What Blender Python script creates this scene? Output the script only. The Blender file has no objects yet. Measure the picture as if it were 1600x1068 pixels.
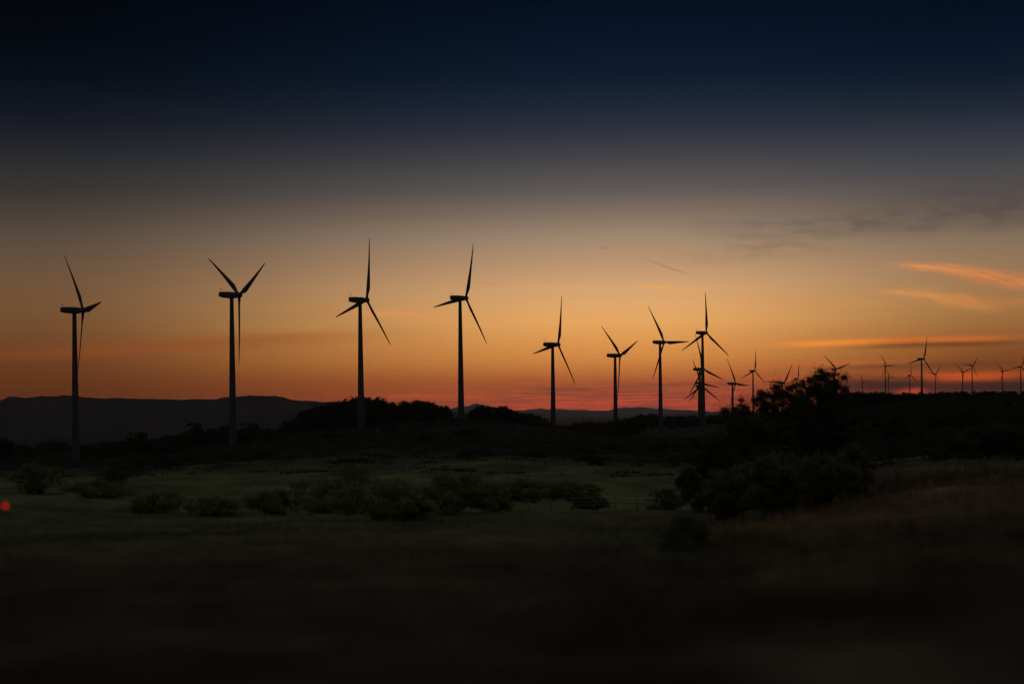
import bpy, math, random
import numpy as np
from mathutils import Vector, Matrix

R = math.radians
SC = bpy.context.scene
COL = SC.collection
rng = np.random.default_rng(7)
random.seed(7)

# ------------------------------------------------------------------ camera
F = 2222.0            # focal length in photo pixels (50 mm on a 36 mm sensor, 1600 px wide)
VH = 640.0            # row of the level line in the middle of the picture
ROLL = R(0.55)
RIGHT = np.array([math.cos(ROLL), 0, -math.sin(ROLL)])
UP = np.array([math.sin(ROLL), 0, math.cos(ROLL)])
FWD = np.array([0, 1.0, 0])


def P(px, py, d):
    """world point seen at a place of the photo, d metres ahead of the camera"""
    return d * (((px - 800.0) / F) * RIGHT + ((VH - py) / F) * UP + FWD)


cam = bpy.data.cameras.new('camera')
cam.lens = 50.0
cam.sensor_width = 36.0
cam.shift_y = (VH - 534.0) / 1600.0
cam.dof.use_dof = True            # shallow focus held on the middle turbines, the near field goes soft
cam.dof.focus_distance = 850.0
cam.dof.aperture_fstop = 0.26
cam.clip_start = 0.1
cam.clip_end = 40000.0
co = bpy.data.objects.new('camera', cam)
COL.objects.link(co)
co.matrix_world = (Matrix.Rotation(R(90), 4, 'X') @ Matrix.Rotation(-ROLL, 4, 'Z'))
SC.camera = co
SC.view_settings.view_transform = 'Standard'
SC.view_settings.look = 'None'
SC.view_settings.exposure = 0.0
SC.view_settings.gamma = 1.0
SC.cycles.volume_bounces = 1
SC.cycles.max_bounces = 5

# ------------------------------------------------------------------ sky
SUN_AZ, SUN_EL = 3.0, 0.6
ZENITH_FILL = (0.245, 0.235, 0.222)  # added overhead fill, brighter than the sky below it, to light the ground
world = bpy.data.worlds.new('World')
SC.world = world
world.use_nodes = True
wn, wl = world.node_tree.nodes, world.node_tree.links
wn.clear()


def s2l(c):
    c = c / 255.0
    return c / 12.92 if c <= 0.04045 else ((c + 0.055) / 1.055) ** 2.4


def lin(rgb):
    return tuple(s2l(v) for v in rgb)


def put(sock, v):
    if hasattr(v, 'is_linked') or hasattr(v, 'links'):
        wl.new(v, sock)
    else:
        sock.default_value = v


def M(op, a, b=0.0, c=0.0):
    n = wn.new('ShaderNodeMath')
    n.operation = op
    for s, v in zip(n.inputs, (a, b, c)):
        put(s, v)
    return n.outputs[0]


def smooth(x, e0, e1):
    n = wn.new('ShaderNodeMapRange')
    n.interpolation_type = 'SMOOTHSTEP'
    put(n.inputs['Value'], x)
    n.inputs['From Min'].default_value = e0
    n.inputs['From Max'].default_value = e1
    return n.outputs[0]


def cmix(f, a, b, mode='MIX'):
    n = wn.new('ShaderNodeMix')
    n.data_type = 'RGBA'
    n.blend_type = mode
    put(n.inputs[0], f)
    put(n.inputs[6], a if not isinstance(a, tuple) else (*a, 1))
    put(n.inputs[7], b if not isinstance(b, tuple) else (*b, 1))
    return n.outputs[2]


tc = wn.new('ShaderNodeTexCoord')
sep = wn.new('ShaderNodeSeparateXYZ')
wl.new(tc.outputs['Generated'], sep.inputs[0])
DX, DY, DZ = sep.outputs
AZ = M('MULTIPLY', M('ARCTAN2', DX, DY), 57.29578)
EL = M('MULTIPLY', M('ARCSINE', DZ), 57.29578)


def azel(px, py):
    p = P(px, py, 1.0)
    return math.degrees(math.atan2(p[0], p[1])), math.degrees(math.atan2(p[2], math.hypot(p[0], p[1])))


EL0, EL1 = -1.5, 17.5
t_el = wn.new('ShaderNodeMapRange')
wl.new(EL, t_el.inputs['Value'])
t_el.inputs['From Min'].default_value = EL0
t_el.inputs['From Max'].default_value = EL1


def ramp(px, rows):
    n = wn.new('ShaderNodeValToRGB')
    n.color_ramp.interpolation = 'LINEAR'
    e = n.color_ramp.elements
    pts = sorted(((azel(px, y)[1] - EL0) / (EL1 - EL0), c) for y, c in rows)
    while len(e) < len(pts):
        e.new(0.5)
    for el, (t, c) in zip(e, pts):
        el.position = min(max(t, 0), 1)
        el.color = (*lin(c), 1)
    wl.new(t_el.outputs[0], n.inputs[0])
    return n.outputs[0]


SKY_C = [(0, (4, 16, 33)), (60, (7, 22, 40)), (120, (14, 29, 47)), (165, (28, 39, 56)), (203, (45, 50, 62)),
         (250, (68, 69, 74)), (300, (97, 92, 89)), (335, (130, 114, 100)), (370, (159, 137, 115)), (410, (187, 152, 116)),
         (450, (214, 168, 119)), (480, (228, 173, 110)), (505, (233, 172, 101)), (535, (225, 156, 84)), (560, (214, 141, 71)),
         (593, (180, 99, 51)), (612, (172, 86, 48)), (630, (180, 80, 46)), (645, (184, 74, 48)), (665, (170, 62, 52))]
SKY_L = [(0, (3, 6, 12)), (60, (4, 9, 17)), (120, (8, 15, 24)), (180, (20, 25, 34)), (223, (33, 36, 44)),
         (260, (46, 47, 49)), (300, (58, 54, 52)), (340, (76, 67, 58)), (373, (90, 77, 64)), (410, (103, 82, 63)), (445, (113, 85, 60)),
         (480, (116, 84, 55)), (520, (114, 76, 44)), (550, (108, 66, 36)), (573, (105, 60, 31)), (608, (97, 51, 23)), (660, (90, 44, 19))]
SKY_R = [(0, (4, 16, 32)), (60, (7, 21, 39)), (120, (15, 29, 46)), (165, (31, 40, 53)), (203, (48, 54, 66)), (250, (66, 68, 74)),
         (300, (88, 83, 80)), (340, (112, 99, 86)), (373, (133, 115, 94)), (410, (150, 121, 92)), (450, (158, 121, 82)),
         (480, (160, 116, 70)), (503, (156, 108, 62)), (530, (142, 91, 47)), (558, (125, 72, 34)), (590, (120, 62, 32)), (620, (110, 50, 34)),
         (650, (95, 42, 34))]
rc, rl_, rr = ramp(860, SKY_C), ramp(50, SKY_L), ramp(1550, SKY_R)
fl = smooth(AZ, azel(990, 640)[0], azel(10, 640)[0])
fr = smooth(AZ, azel(1000, 640)[0], azel(1620, 640)[0])
SKY = cmix(fr, cmix(fl, rc, rl_), rr)

# wispy noise that follows the horizon
nv = wn.new('ShaderNodeCombineXYZ')
put(nv.inputs[0], M('MULTIPLY', AZ, 0.10))
put(nv.inputs[1], M('MULTIPLY', EL, 1.5))
nz = wn.new('ShaderNodeTexNoise')
wl.new(nv.outputs[0], nz.inputs['Vector'])
nz.inputs['Scale'].default_value = 1.0
nz.inputs['Detail'].default_value = 5.0
nz.inputs['Roughness'].default_value = 0.55
NZ = nz.outputs[0]
nv2 = wn.new('ShaderNodeCombineXYZ')
put(nv2.inputs[0], M('MULTIPLY', AZ, 0.45))
put(nv2.inputs[1], M('MULTIPLY', EL, 5.0))
nz2 = wn.new('ShaderNodeTexNoise')
wl.new(nv2.outputs[0], nz2.inputs['Vector'])
nz2.inputs['Detail'].default_value = 4.0
NZ2 = nz2.outputs[0]
WARP = M('MULTIPLY', M('SUBTRACT', NZ, 0.5), 0.5)


def streak(px0, py0, px1, py1, half, color, strength, breakup=0.6):
    """a wisp of cloud between two directions; half = half thickness in photo px"""
    global SKY
    a0, e0 = azel(px0, py0)
    a1, e1 = azel(px1, py1)
    ca, ce = (a0 + a1) / 2, (e0 + e1) / 2
    L = math.hypot(a1 - a0, e1 - e0) / 2
    th = math.atan2(e1 - e0, a1 - a0)
    hh = math.degrees(half / F)
    dx = M('SUBTRACT', AZ, ca)
    dy = M('ADD', M('SUBTRACT', EL, ce), M('MULTIPLY', WARP, min(1.0, hh * 5)))
    u = M('MULTIPLY_ADD', dx, math.cos(th) / L, M('MULTIPLY', dy, math.sin(th) / L))
    v = M('MULTIPLY_ADD', dx, -math.sin(th) / hh, M('MULTIPLY', dy, math.cos(th) / hh))
    q = M('ADD', M('POWER', M('ABSOLUTE', u), 3.0), M('MULTIPLY', v, v))
    g = M('POWER', 2.71828, M('MULTIPLY', q, -1.0))
    if breakup >= 0.5 and L > 0.5:      # fibres combed along the wisp
        cv = wn.new('ShaderNodeCombineXYZ')
        put(cv.inputs[0], M('MULTIPLY', u, L * 0.75))
        put(cv.inputs[1], M('MULTIPLY_ADD', v, 0.95, M('MULTIPLY', u, 0.5)))
        cv.inputs[2].default_value = px0 * 0.013
        cn = wn.new('ShaderNodeTexNoise')
        wl.new(cv.outputs[0], cn.inputs['Vector'])
        cn.inputs['Scale'].default_value = 1.0
        cn.inputs['Detail'].default_value = 3.5
        br = smooth(cn.outputs[0], 0.36, 0.66)
    else:
        br = smooth(NZ2, 0.5 - 0.35 * breakup - 0.1, 0.5 + 0.15 * breakup)
    g = M('MULTIPLY', M('MULTIPLY', g, strength), M('MULTIPLY_ADD', br, breakup, 1 - breakup))
    SKY = cmix(g, SKY, lin(color))


# broad, faint bands
streak(-40, 556, 560, 524, 10, (150, 78, 38), 0.55, 0.3)
streak(540, 487, 720, 497, 5, (222, 152, 90), 0.75, 0.3)
streak(420, 482, 560, 488, 4, (190, 125, 75), 0.35, 0.3)
streak(820, 450, 1010, 448, 5, (226, 172, 110), 0.35, 0.5)
streak(840, 500, 960, 497, 5, (232, 168, 96), 0.45, 0.5)
streak(680, 440, 800, 442, 3, (206, 142, 92), 0.4, 0.5)
# dark wisps high on the right
streak(1090, 352, 1480, 348, 14, (82, 73, 66), 0.35, 0.8)
streak(1300, 350, 1760, 318, 22, (72, 64, 60), 0.5, 0.7)
streak(1060, 400, 1340, 378, 13, (112, 96, 80), 0.38, 0.85)
streak(1430, 306, 1760, 286, 22, (66, 62, 62), 0.45, 0.7)
streak(1120, 372, 1300, 362, 9, (104, 90, 76), 0.35, 0.8)
# lit wisps on the right
streak(1405, 415, 1520, 424, 6, (226, 148, 86), 1.0, 0.55)
streak(1460, 420, 1590, 439, 8, (228, 144, 80), 1.0, 0.7)
streak(1520, 430, 1690, 454, 10, (220, 136, 74), 1.0, 0.75)
streak(1440, 428, 1640, 444, 12, (176, 116, 72), 0.5, 0.8)
streak(1370, 455, 1480, 463, 5, (218, 150, 82), 0.85, 0.5)
streak(1430, 460, 1550, 477, 9, (222, 148, 78), 1.0, 0.7)
streak(1480, 470, 1660, 476, 8, (194, 128, 70), 0.7, 0.7)
streak(1180, 470, 1420, 474, 6, (206, 146, 84), 0.4, 0.7)
# contrail and small bright flecks
streak(1014, 408, 1076, 428, 1.3, (164, 112, 84), 0.55, 0.2)
streak(938, 385, 952, 389, 1.6, (150, 100, 80), 0.45, 0.2)
streak(1003, 446, 1054, 451, 2.4, (240, 170, 92), 0.85, 0.2)
streak(1066, 452, 1090, 454, 2.8, (236, 168, 90), 0.75, 0.1)
streak(1144, 467, 1168, 472, 3.0, (232, 160, 84), 0.65, 0.1)
# long lit bank above the far turbines
streak(1215, 538, 1400, 532, 4.5, (246, 148, 54), 0.9, 0.15)
streak(1360, 531, 1580, 527, 5, (214, 112, 46), 0.8, 0.25)
streak(1340, 540, 1600, 535, 4.5, (104, 58, 34), 0.75, 0.25)
streak(1150, 570, 1400, 565, 3.5, (206, 108, 56), 0.6, 0.4)
streak(1280, 573, 1600, 568, 4.5, (100, 56, 36), 0.6, 0.4)
streak(1390, 586, 1660, 582, 4, (210, 92, 40), 0.6, 0.5)
streak(1170, 592, 1320, 590, 4.5, (194, 92, 52), 0.55, 0.5)
# red and purple layers on the horizon
streak(560, 618, 820, 622, 5, (206, 92, 52), 0.5, 0.5)
streak(740, 598, 880, 592, 5, (152, 80, 50), 0.4, 0.6)
streak(780, 609, 1010, 605, 6.5, (112, 62, 50), 0.75, 0.5)
streak(980, 600, 1180, 602, 5, (122, 62, 54), 0.75, 0.5)
streak(880, 616, 1120, 618, 7, (146, 66, 54), 0.55, 0.7)
streak(860, 627, 1160, 626, 5, (226, 84, 62), 0.65, 0.6)
streak(760, 637, 1080, 632, 5, (238, 82, 58), 0.7, 0.6)
streak(1020, 620, 1180, 621, 3, (108, 52, 50), 0.4, 0.6)
streak(940, 635, 1110, 637, 2, (96, 52, 52), 0.5, 0.4)
# dark bank low on the right with the lit gap above and below it
streak(1440, 591, 1570, 588, 6, (222, 92, 36), 0.85, 0.3)
streak(1290, 604, 1480, 602, 12, (58, 34, 34), 0.95, 0.12)
streak(1440, 605, 1740, 604, 13, (52, 32, 33), 0.95, 0.12)
streak(1405, 614, 1445, 611, 5, (200, 76, 42), 0.85, 0.1)
streak(1282, 618, 1312, 612, 7, (226, 84, 40), 0.85, 0.1)
# red and mauve layering low over the middle
nv3 = wn.new('ShaderNodeCombineXYZ')
put(nv3.inputs[0], M('MULTIPLY_ADD', AZ, 0.11, 3.7))
put(nv3.inputs[1], M('MULTIPLY', EL, 3.2))
nz3 = wn.new('ShaderNodeTexNoise')
wl.new(nv3.outputs[0], nz3.inputs['Vector'])
nz3.inputs['Detail'].default_value = 3.0
nz3.inputs['Roughness'].default_value = 0.6
NZ3 = nz3.outputs[0]
mid = M('MULTIPLY', M('MULTIPLY', smooth(AZ, -5, 1), smooth(AZ, 13, 8)), smooth(EL, 1.45, 0.45))
SKY = cmix(M('MULTIPLY', M('MULTIPLY', mid, smooth(NZ3, 0.54, 0.40)), 0.55), SKY, lin((138, 72, 58)))
SKY = cmix(M('MULTIPLY', M('MULTIPLY', mid, smooth(NZ3, 0.52, 0.64)), 0.6), SKY, lin((226, 90, 60)))
# fine structure everywhere near the horizon
fine = M('MULTIPLY', smooth(EL, 4.5, 0.5), M('SUBTRACT', NZ2, 0.5))
SKY = cmix(1.0, SKY, cmix(M('MULTIPLY_ADD', fine, 0.9, 0.5), (0.78, 0.72, 0.72), (1.22, 1.2, 1.18)), 'MULTIPLY')

# the rest of the dome: physical twilight plus brightness added behind and overhead to light the land
nish = wn.new('ShaderNodeTexSky')
nish.sky_type = 'NISHITA'
nish.sun_disc = False
nish.sun_elevation = R(SUN_EL)
nish.sun_rotation = R(SUN_AZ)
wl.new(tc.outputs['Generated'], nish.inputs[0])
dusk = cmix(1.0, nish.outputs[0], (0.010, 0.010, 0.010), 'MULTIPLY')
back = cmix(1.0, dusk, (0.052, 0.051, 0.052), 'ADD')  # even grey added behind the camera to brighten the bush fronts
SKY = cmix(smooth(M('ABSOLUTE', AZ), 60, 120), SKY, back)
SKY = cmix(smooth(EL, 34, 70), SKY, cmix(0.9, dusk, ZENITH_FILL))
bg = wn.new('ShaderNodeBackground')
wl.new(SKY, bg.inputs['Color'])
bg.inputs['Strength'].default_value = 1.0
wo = wn.new('ShaderNodeOutputWorld')
wl.new(bg.outputs[0], wo.inputs['Surface'])

# the sun has just gone: what is left of it grazes the land from behind the turbines
sun = bpy.data.lights.new('sun', 'SUN')
sun.energy = 0.04
sun.angle = R(4)
sun.color = (1.0, 0.55, 0.3)
so = bpy.data.objects.new('sun', sun)
COL.objects.link(so)
sd = Vector((math.sin(R(SUN_AZ)) * math.cos(R(SUN_EL)), math.cos(R(SUN_AZ)) * math.cos(R(SUN_EL)), math.sin(R(SUN_EL))))
so.rotation_euler = sd.to_track_quat('Z', 'Y').to_euler()

# ------------------------------------------------------------------ helpers
def prop(o, label=None, cat=None, group=None, kind=None):
    for k, v in (('label', label), ('category', cat), ('group', group), ('kind', kind)):
        if v:
            o[k] = v
    return o


def empty(name, loc, rz=0.0):
    o = bpy.data.objects.new(name, None)
    COL.objects.link(o)
    o.location = loc
    o.rotation_euler = (0, 0, rz)
    return o


def mesh_np(name, v, f, mat=None, smooth_=False, col=None):
    """v (N,3), f (M,k) -> mesh data"""
    v = np.asarray(v, np.float32)
    f = np.asarray(f, np.int32)
    me = bpy.data.meshes.new(name)
    k = f.shape[1]
    me.vertices.add(len(v))
    me.vertices.foreach_set('co', v.ravel())
    me.loops.add(f.size)
    me.loops.foreach_set('vertex_index', f.ravel())
    me.polygons.add(len(f))
    me.polygons.foreach_set('loop_start', np.arange(0, f.size, k, dtype=np.int32))
    me.polygons.foreach_set('loop_total', np.full(len(f), k, np.int32))
    if smooth_:
        me.polygons.foreach_set('use_smooth', np.ones(len(f), bool))
    if col is not None:
        a = me.attributes.new('tint', 'FLOAT_COLOR', 'POINT')
        c4 = np.ones((len(v), 4), np.float32)
        c4[:, :3] = col
        a.data.foreach_set('color', c4.ravel())
    me.update(calc_edges=True)
    me.validate()
    if mat:
        me.materials.append(mat)
    return me


def link(name, me, parent=None):
    o = bpy.data.objects.new(name, me)
    COL.objects.link(o)
    o.parent = parent
    return o


class MB:
    def __init__(self):
        self.v, self.f = [], []

    def loft(self, rings, cap=True):
        """rings: list of (n,3) arrays"""
        b = len(self.v)
        n = len(rings[0])
        for r in rings:
            self.v += [tuple(p) for p in r]
        for i in range(len(rings) - 1):
            for j in range(n):
                k = (j + 1) % n
                self.f.append((b + i * n + j, b + i * n + k, b + (i + 1) * n + k, b + (i + 1) * n + j))
        if cap:
            self.f.append(tuple(b + j for j in range(n))[::-1])
            self.f.append(tuple(b + (len(rings) - 1) * n + j for j in range(n)))

    def tube(self, pts, radii, n=8):
        pts = [np.asarray(p, float) for p in pts]
        rings = []
        for i, p in enumerate(pts):
            t = pts[min(i + 1, len(pts) - 1)] - pts[max(i - 1, 0)]
            t = t / (np.linalg.norm(t) + 1e-9)
            a = np.cross(t, (0.13, 0.97, 0.21) if abs(t[1]) < 0.9 else (1, 0, 0))
            a /= np.linalg.norm(a)
            b = np.cross(t, a)
            r = radii[i]
            rings.append([p + r * (math.cos(q) * a + math.sin(q) * b) for q in np.linspace(0, 2 * math.pi, n, endpoint=False)])
        self.loft(rings)

    def lathe(self, prof, n=24, axis='z'):
        rings = []
        for r, z in prof:
            q = np.linspace(0, 2 * math.pi, n, endpoint=False)
            if axis == 'z':
                rings.append(np.stack([r * np.cos(q), r * np.sin(q), np.full(n, z)], 1))
            else:
                rings.append(np.stack([np.full(n, z), r * np.cos(q), r * np.sin(q)], 1))
        self.loft(rings)

    def box(self, c, s):
        c, s = np.asarray(c, float), np.asarray(s, float) / 2
        b = len(self.v)
        for x in (-1, 1):
            for y in (-1, 1):
                for z in (-1, 1):
                    self.v.append(tuple(c + s * (x, y, z)))
        for q in ((0, 1, 3, 2), (4, 6, 7, 5), (0, 4, 5, 1), (2, 3, 7, 6), (0, 2, 6, 4), (1, 5, 7, 3)):
            self.f.append(tuple(b + i for i in q))

    def data(self, name, mat, smooth_=True):
        me = bpy.data.meshes.new(name)
        me.from_pydata(self.v, [], self.f)
        if smooth_:
            for p in me.polygons:
                p.use_smooth = True
        me.update()
        me.materials.append(mat)
        return me

    def build(self, name, mat, parent=None, smooth_=True):
        return link(name, self.data(name, mat, smooth_), parent)


# ------------------------------------------------------------------ materials
def material(name, color, rough=0.8, noise=0.0, scale=1.0, attr=False, bump=0.0, spec=0.3, translucent=0.0):
    m = bpy.data.materials.new(name)
    m.use_nodes = True
    n, l = m.node_tree.nodes, m.node_tree.links
    b = n['Principled BSDF']
    b.inputs['Roughness'].default_value = rough
    b.inputs['Specular IOR Level'].default_value = spec
    base = None
    if attr:
        a = n.new('ShaderNodeAttribute')
        a.attribute_name = 'tint'
        base = a.outputs['Color']
    if noise > 0 or bump > 0:
        geo = n.new('ShaderNodeNewGeometry') if attr else n.new('ShaderNodeTexCoord')
        src = geo.outputs['Position'] if attr else geo.outputs['Object']
        t = n.new('ShaderNodeTexNoise')
        t.inputs['Scale'].default_value = scale
        t.inputs['Detail'].default_value = 8.0
        t.inputs['Roughness'].default_value = 0.62
        l.new(src, t.inputs['Vector'])
        mr = n.new('ShaderNodeMapRange')
        mr.inputs['From Min'].default_value = 0.28
        mr.inputs['From Max'].default_value = 0.72
        mr.inputs['To Min'].default_value = 1 - noise
        mr.inputs['To Max'].default_value = 1 + noise
        l.new(t.outputs[0], mr.inputs['Value'])
        mx = n.new('ShaderNodeMix')
        mx.data_type = 'RGBA'
        mx.blend_type = 'MULTIPLY'
        mx.inputs[0].default_value = 1.0
        if base:
            l.new(base, mx.inputs[6])
        else:
            mx.inputs[6].default_value = (*color, 1)
        l.new(mr.outputs[0], mx.inputs[7])
        base = mx.outputs[2]
        if bump > 0:
            bp = n.new('ShaderNodeBump')
            bp.inputs['Strength'].default_value = bump
            bp.inputs['Distance'].default_value = 0.3
            l.new(t.outputs[0], bp.inputs['Height'])
            l.new(bp.outputs[0], b.inputs['Normal'])
    if translucent > 0:
        tr = n.new('ShaderNodeBsdfTranslucent')
        ms = n.new('ShaderNodeMixShader')
        ms.inputs[0].default_value = translucent
        l.new(base, tr.inputs['Color'])
        l.new(b.outputs[0], ms.inputs[1])
        l.new(tr.outputs[0], ms.inputs[2])
        l.new(ms.outputs[0], n['Material Output'].inputs['Surface'])
    if base:
        l.new(base, b.inputs['Base Color'])
    else:
        b.inputs['Base Color'].default_value = (*color, 1)
    return m


MAT_GROUND = material('meadow_ground', (0.08, 0.09, 0.05), 0.95, 0.45, 0.9, attr=True, bump=0.8, spec=0.1)
MAT_GRASS = material('grass_blades', (0.08, 0.09, 0.05), 0.8, attr=True, spec=0.2)
MAT_STEEL = material('turbine_paint_silhouette', (0.065, 0.065, 0.07), 0.6, 0.08, 0.7, spec=0.1)  # white turbines coloured near black: backlit shade put into the paint
MAT_BLADE = material('blade_gelcoat_silhouette', (0.065, 0.065, 0.07), 0.6, 0.06, 0.6, spec=0.1)  # same silhouette darkness put into the blade colour
MAT_LEAF = material('evergreen_leaves', (0.04, 0.045, 0.025), 0.7, attr=True, spec=0.2, translucent=0.45)
MAT_BARK = material('bark', (0.06, 0.045, 0.035), 0.95, 0.4, 6.0)
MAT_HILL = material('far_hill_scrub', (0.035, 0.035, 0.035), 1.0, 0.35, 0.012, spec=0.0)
MAT_FARHILL = material('farthest_hill_scrub_haze', (0.11, 0.088, 0.092), 1.0, 0.3, 0.008, spec=0.0)  # scrub made paler: distance haze put into the base colour
MAT_WOOD = material('weathered_post_wood', (0.14, 0.12, 0.10), 0.9, 0.4, 9.0)
MAT_WIRE = material('galvanised_wire', (0.35, 0.35, 0.33), 0.5, 0.1, 9.0)
MAT_TRACK = material('gravel_track', (0.075, 0.072, 0.06), 0.95, 0.35, 1.8, bump=0.3, spec=0.1)
MAT_HOUSING = material('lamp_housing_plastic', (0.03, 0.03, 0.03), 0.5, 0.1, 20.0)

# ------------------------------------------------------------------ the land
DEP = [6, 8, 12, 20, 35, 60, 100, 150, 220, 300, 400, 500, 560, 650, 730, 830, 1000, 1400, 2000, 3000, 6000, 14000]
TAB = {
    0:    [1470, 1265, 1065, 945, 865, 825, 800, 780, 763, 748, 735, 722, 716, 708, 704, 700, 696, 692, 688, 680, 668, 655],
    200:  [1465, 1260, 1062, 940, 862, 822, 797, 777, 760, 744, 729, 714, 708, 701, 698, 695, 692, 690, 686, 680, 666, 653],
    400:  [1460, 1256, 1058, 937, 862, 824, 800, 780, 760, 738, 715, 690, 686, 684, 684, 683, 682, 682, 680, 676, 662, 651],
    560:  [1458, 1254, 1055, 934, 862, 826, 803, 784, 762, 736, 704, 674, 666, 664, 670, 678, 684, 682, 678, 672, 660, 649],
    720:  [1455, 1251, 1050, 930, 862, 828, 806, 788, 764, 734, 702, 670, 653, 658, 664, 668, 674, 674, 670, 665, 656, 647],
    865:  [1453, 1248, 1046, 926, 864, 830, 808, 790, 764, 736, 706, 680, 663, 699, 694, 684, 676, 674, 670, 664, 656, 647],
    965:  [1450, 1245, 1042, 922, 862, 832, 812, 794, 768, 738, 710, 694, 687, 677, 700, 690, 672, 670, 668, 664, 655, 646],
    1034: [1448, 1242, 1038, 918, 860, 832, 813, 796, 768, 738, 712, 696, 690, 683, 678, 671, 662, 664, 664, 662, 654, 645],
    1100: [1446, 1240, 1034, 914, 856, 828, 810, 790, 764, 734, 710, 694, 688, 680, 672, 662, 680, 684, 672, 660, 652, 644],
    1200: [1444, 1236, 1030, 908, 848, 815, 803, 780, 750, 722, 696, 676, 668, 660, 656, 655, 680, 672, 660, 650, 648, 643],
    1300: [1442, 1232, 1025, 900, 838, 790, 770, 750, 720, 686, 648, 634, 636, 640, 644, 648, 650, 648, 642, 634, 640, 641],
    1400: [1440, 1228, 1020, 892, 825, 765, 738, 718, 684, 646, 622, 628, 632, 636, 640, 643, 645, 642, 628, 622, 636, 640],
    1500: [1438, 1225, 1015, 886, 812, 755, 730, 710, 676, 640, 619, 625, 630, 634, 638, 642, 644, 640, 624, 620, 634, 640],
    1600: [1436, 1222, 1010, 880, 800, 750, 724, 706, 672, 636, 617, 622, 628, 632, 636, 640, 642, 638, 622, 618, 632, 638],
}
PXS = np.array(sorted(TAB), float)
PYT = np.array([TAB[int(p)] for p in PXS], float)
LD = np.log(np.array(DEP, float))
# dense, smoothed lookup
_lg = np.linspace(LD[0], LD[-1], 400)
_pg = np.linspace(0, 1600, 161)
_t = np.stack([np.interp(_lg, LD, PYT[i]) for i in range(len(PXS))])
_t = np.stack([np.interp(_pg, PXS, _t[:, j]) for j in range(len(_lg))], 1)
for _ in range(18):
    _t[1:-1] = (_t[:-2] + 2 * _t[1:-1] + _t[2:]) / 4
for _ in range(3):
    _t[1:-1] = (_t[:-2] + 2 * _t[1:-1] + _t[2:]) / 4
    _t[:, 1:-1] = (_t[:, :-2] + 2 * _t[:, 1:-1] + _t[:, 2:]) / 4


def table_py(px, d):
    px = np.clip(px, 0, 1600) / 10.0
    q = (np.log(np.clip(d, 6, 14000)) - _lg[0]) / (_lg[1] - _lg[0])
    i = np.clip(px.astype(int), 0, 159)
    j = np.clip(q.astype(int), 0, 398)
    a, b = px - i, q - j
    return (_t[i, j] * (1 - a) * (1 - b) + _t[i + 1, j] * a * (1 - b) + _t[i, j + 1] * (1 - a) * b + _t[i + 1, j + 1] * a * b)


_perm = np.random.default_rng(3).random((256, 256))


def vnoise(x, y):
    xi, yi = np.floor(x).astype(int), np.floor(y).astype(int)
    a, b = x - xi, y - yi
    a, b = a * a * (3 - 2 * a), b * b * (3 - 2 * b)
    g = lambda i, j: _perm[i % 256, j % 256]
    return (g(xi, yi) * (1 - a) * (1 - b) + g(xi + 1, yi) * a * (1 - b) + g(xi, yi + 1) * (1 - a) * b + g(xi + 1, yi + 1) * a * b)


def fbm(x, y, o=4):
    s, k = 0, 0.5
    for i in range(o):
        s = s + k * vnoise(x * 2 ** i + 17 * i, y * 2 ** i + 31 * i)
        k *= 0.5
    return s / (1 - 0.5 ** o)


def ground_z(x, y):
    x, y = np.asarray(x, float), np.asarray(y, float)
    yy = np.maximum(y, 6.0)
    px = 800 + F * x / yy
    for _ in range(2):
        z = VH - table_py(px, yy)
        px = 800 + (F * x / yy - z * math.sin(ROLL)) / math.cos(ROLL)
    py = table_py(px, yy)
    pc = np.clip(px, 0, 1600)
    z = yy * ((pc - 800) / F * RIGHT[2] + (VH - py) / F * UP[2])
    amp = np.clip((yy - 4) / 30, 0.12, 1.0)
    z = z + (fbm(x / 2.2, y / 2.2, 4) - 0.5) * 0.30 * np.clip(1.2 - yy / 400, 0.3, 1) * amp + (fbm(x / 19 + 9, y / 19, 3) - 0.5) * 1.3 * amp * np.clip(yy / 60, 0.25, 1.5)
    return z


def gz(x, y):
    return float(ground_z(np.array([x]), np.array([y]))[0])


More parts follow.
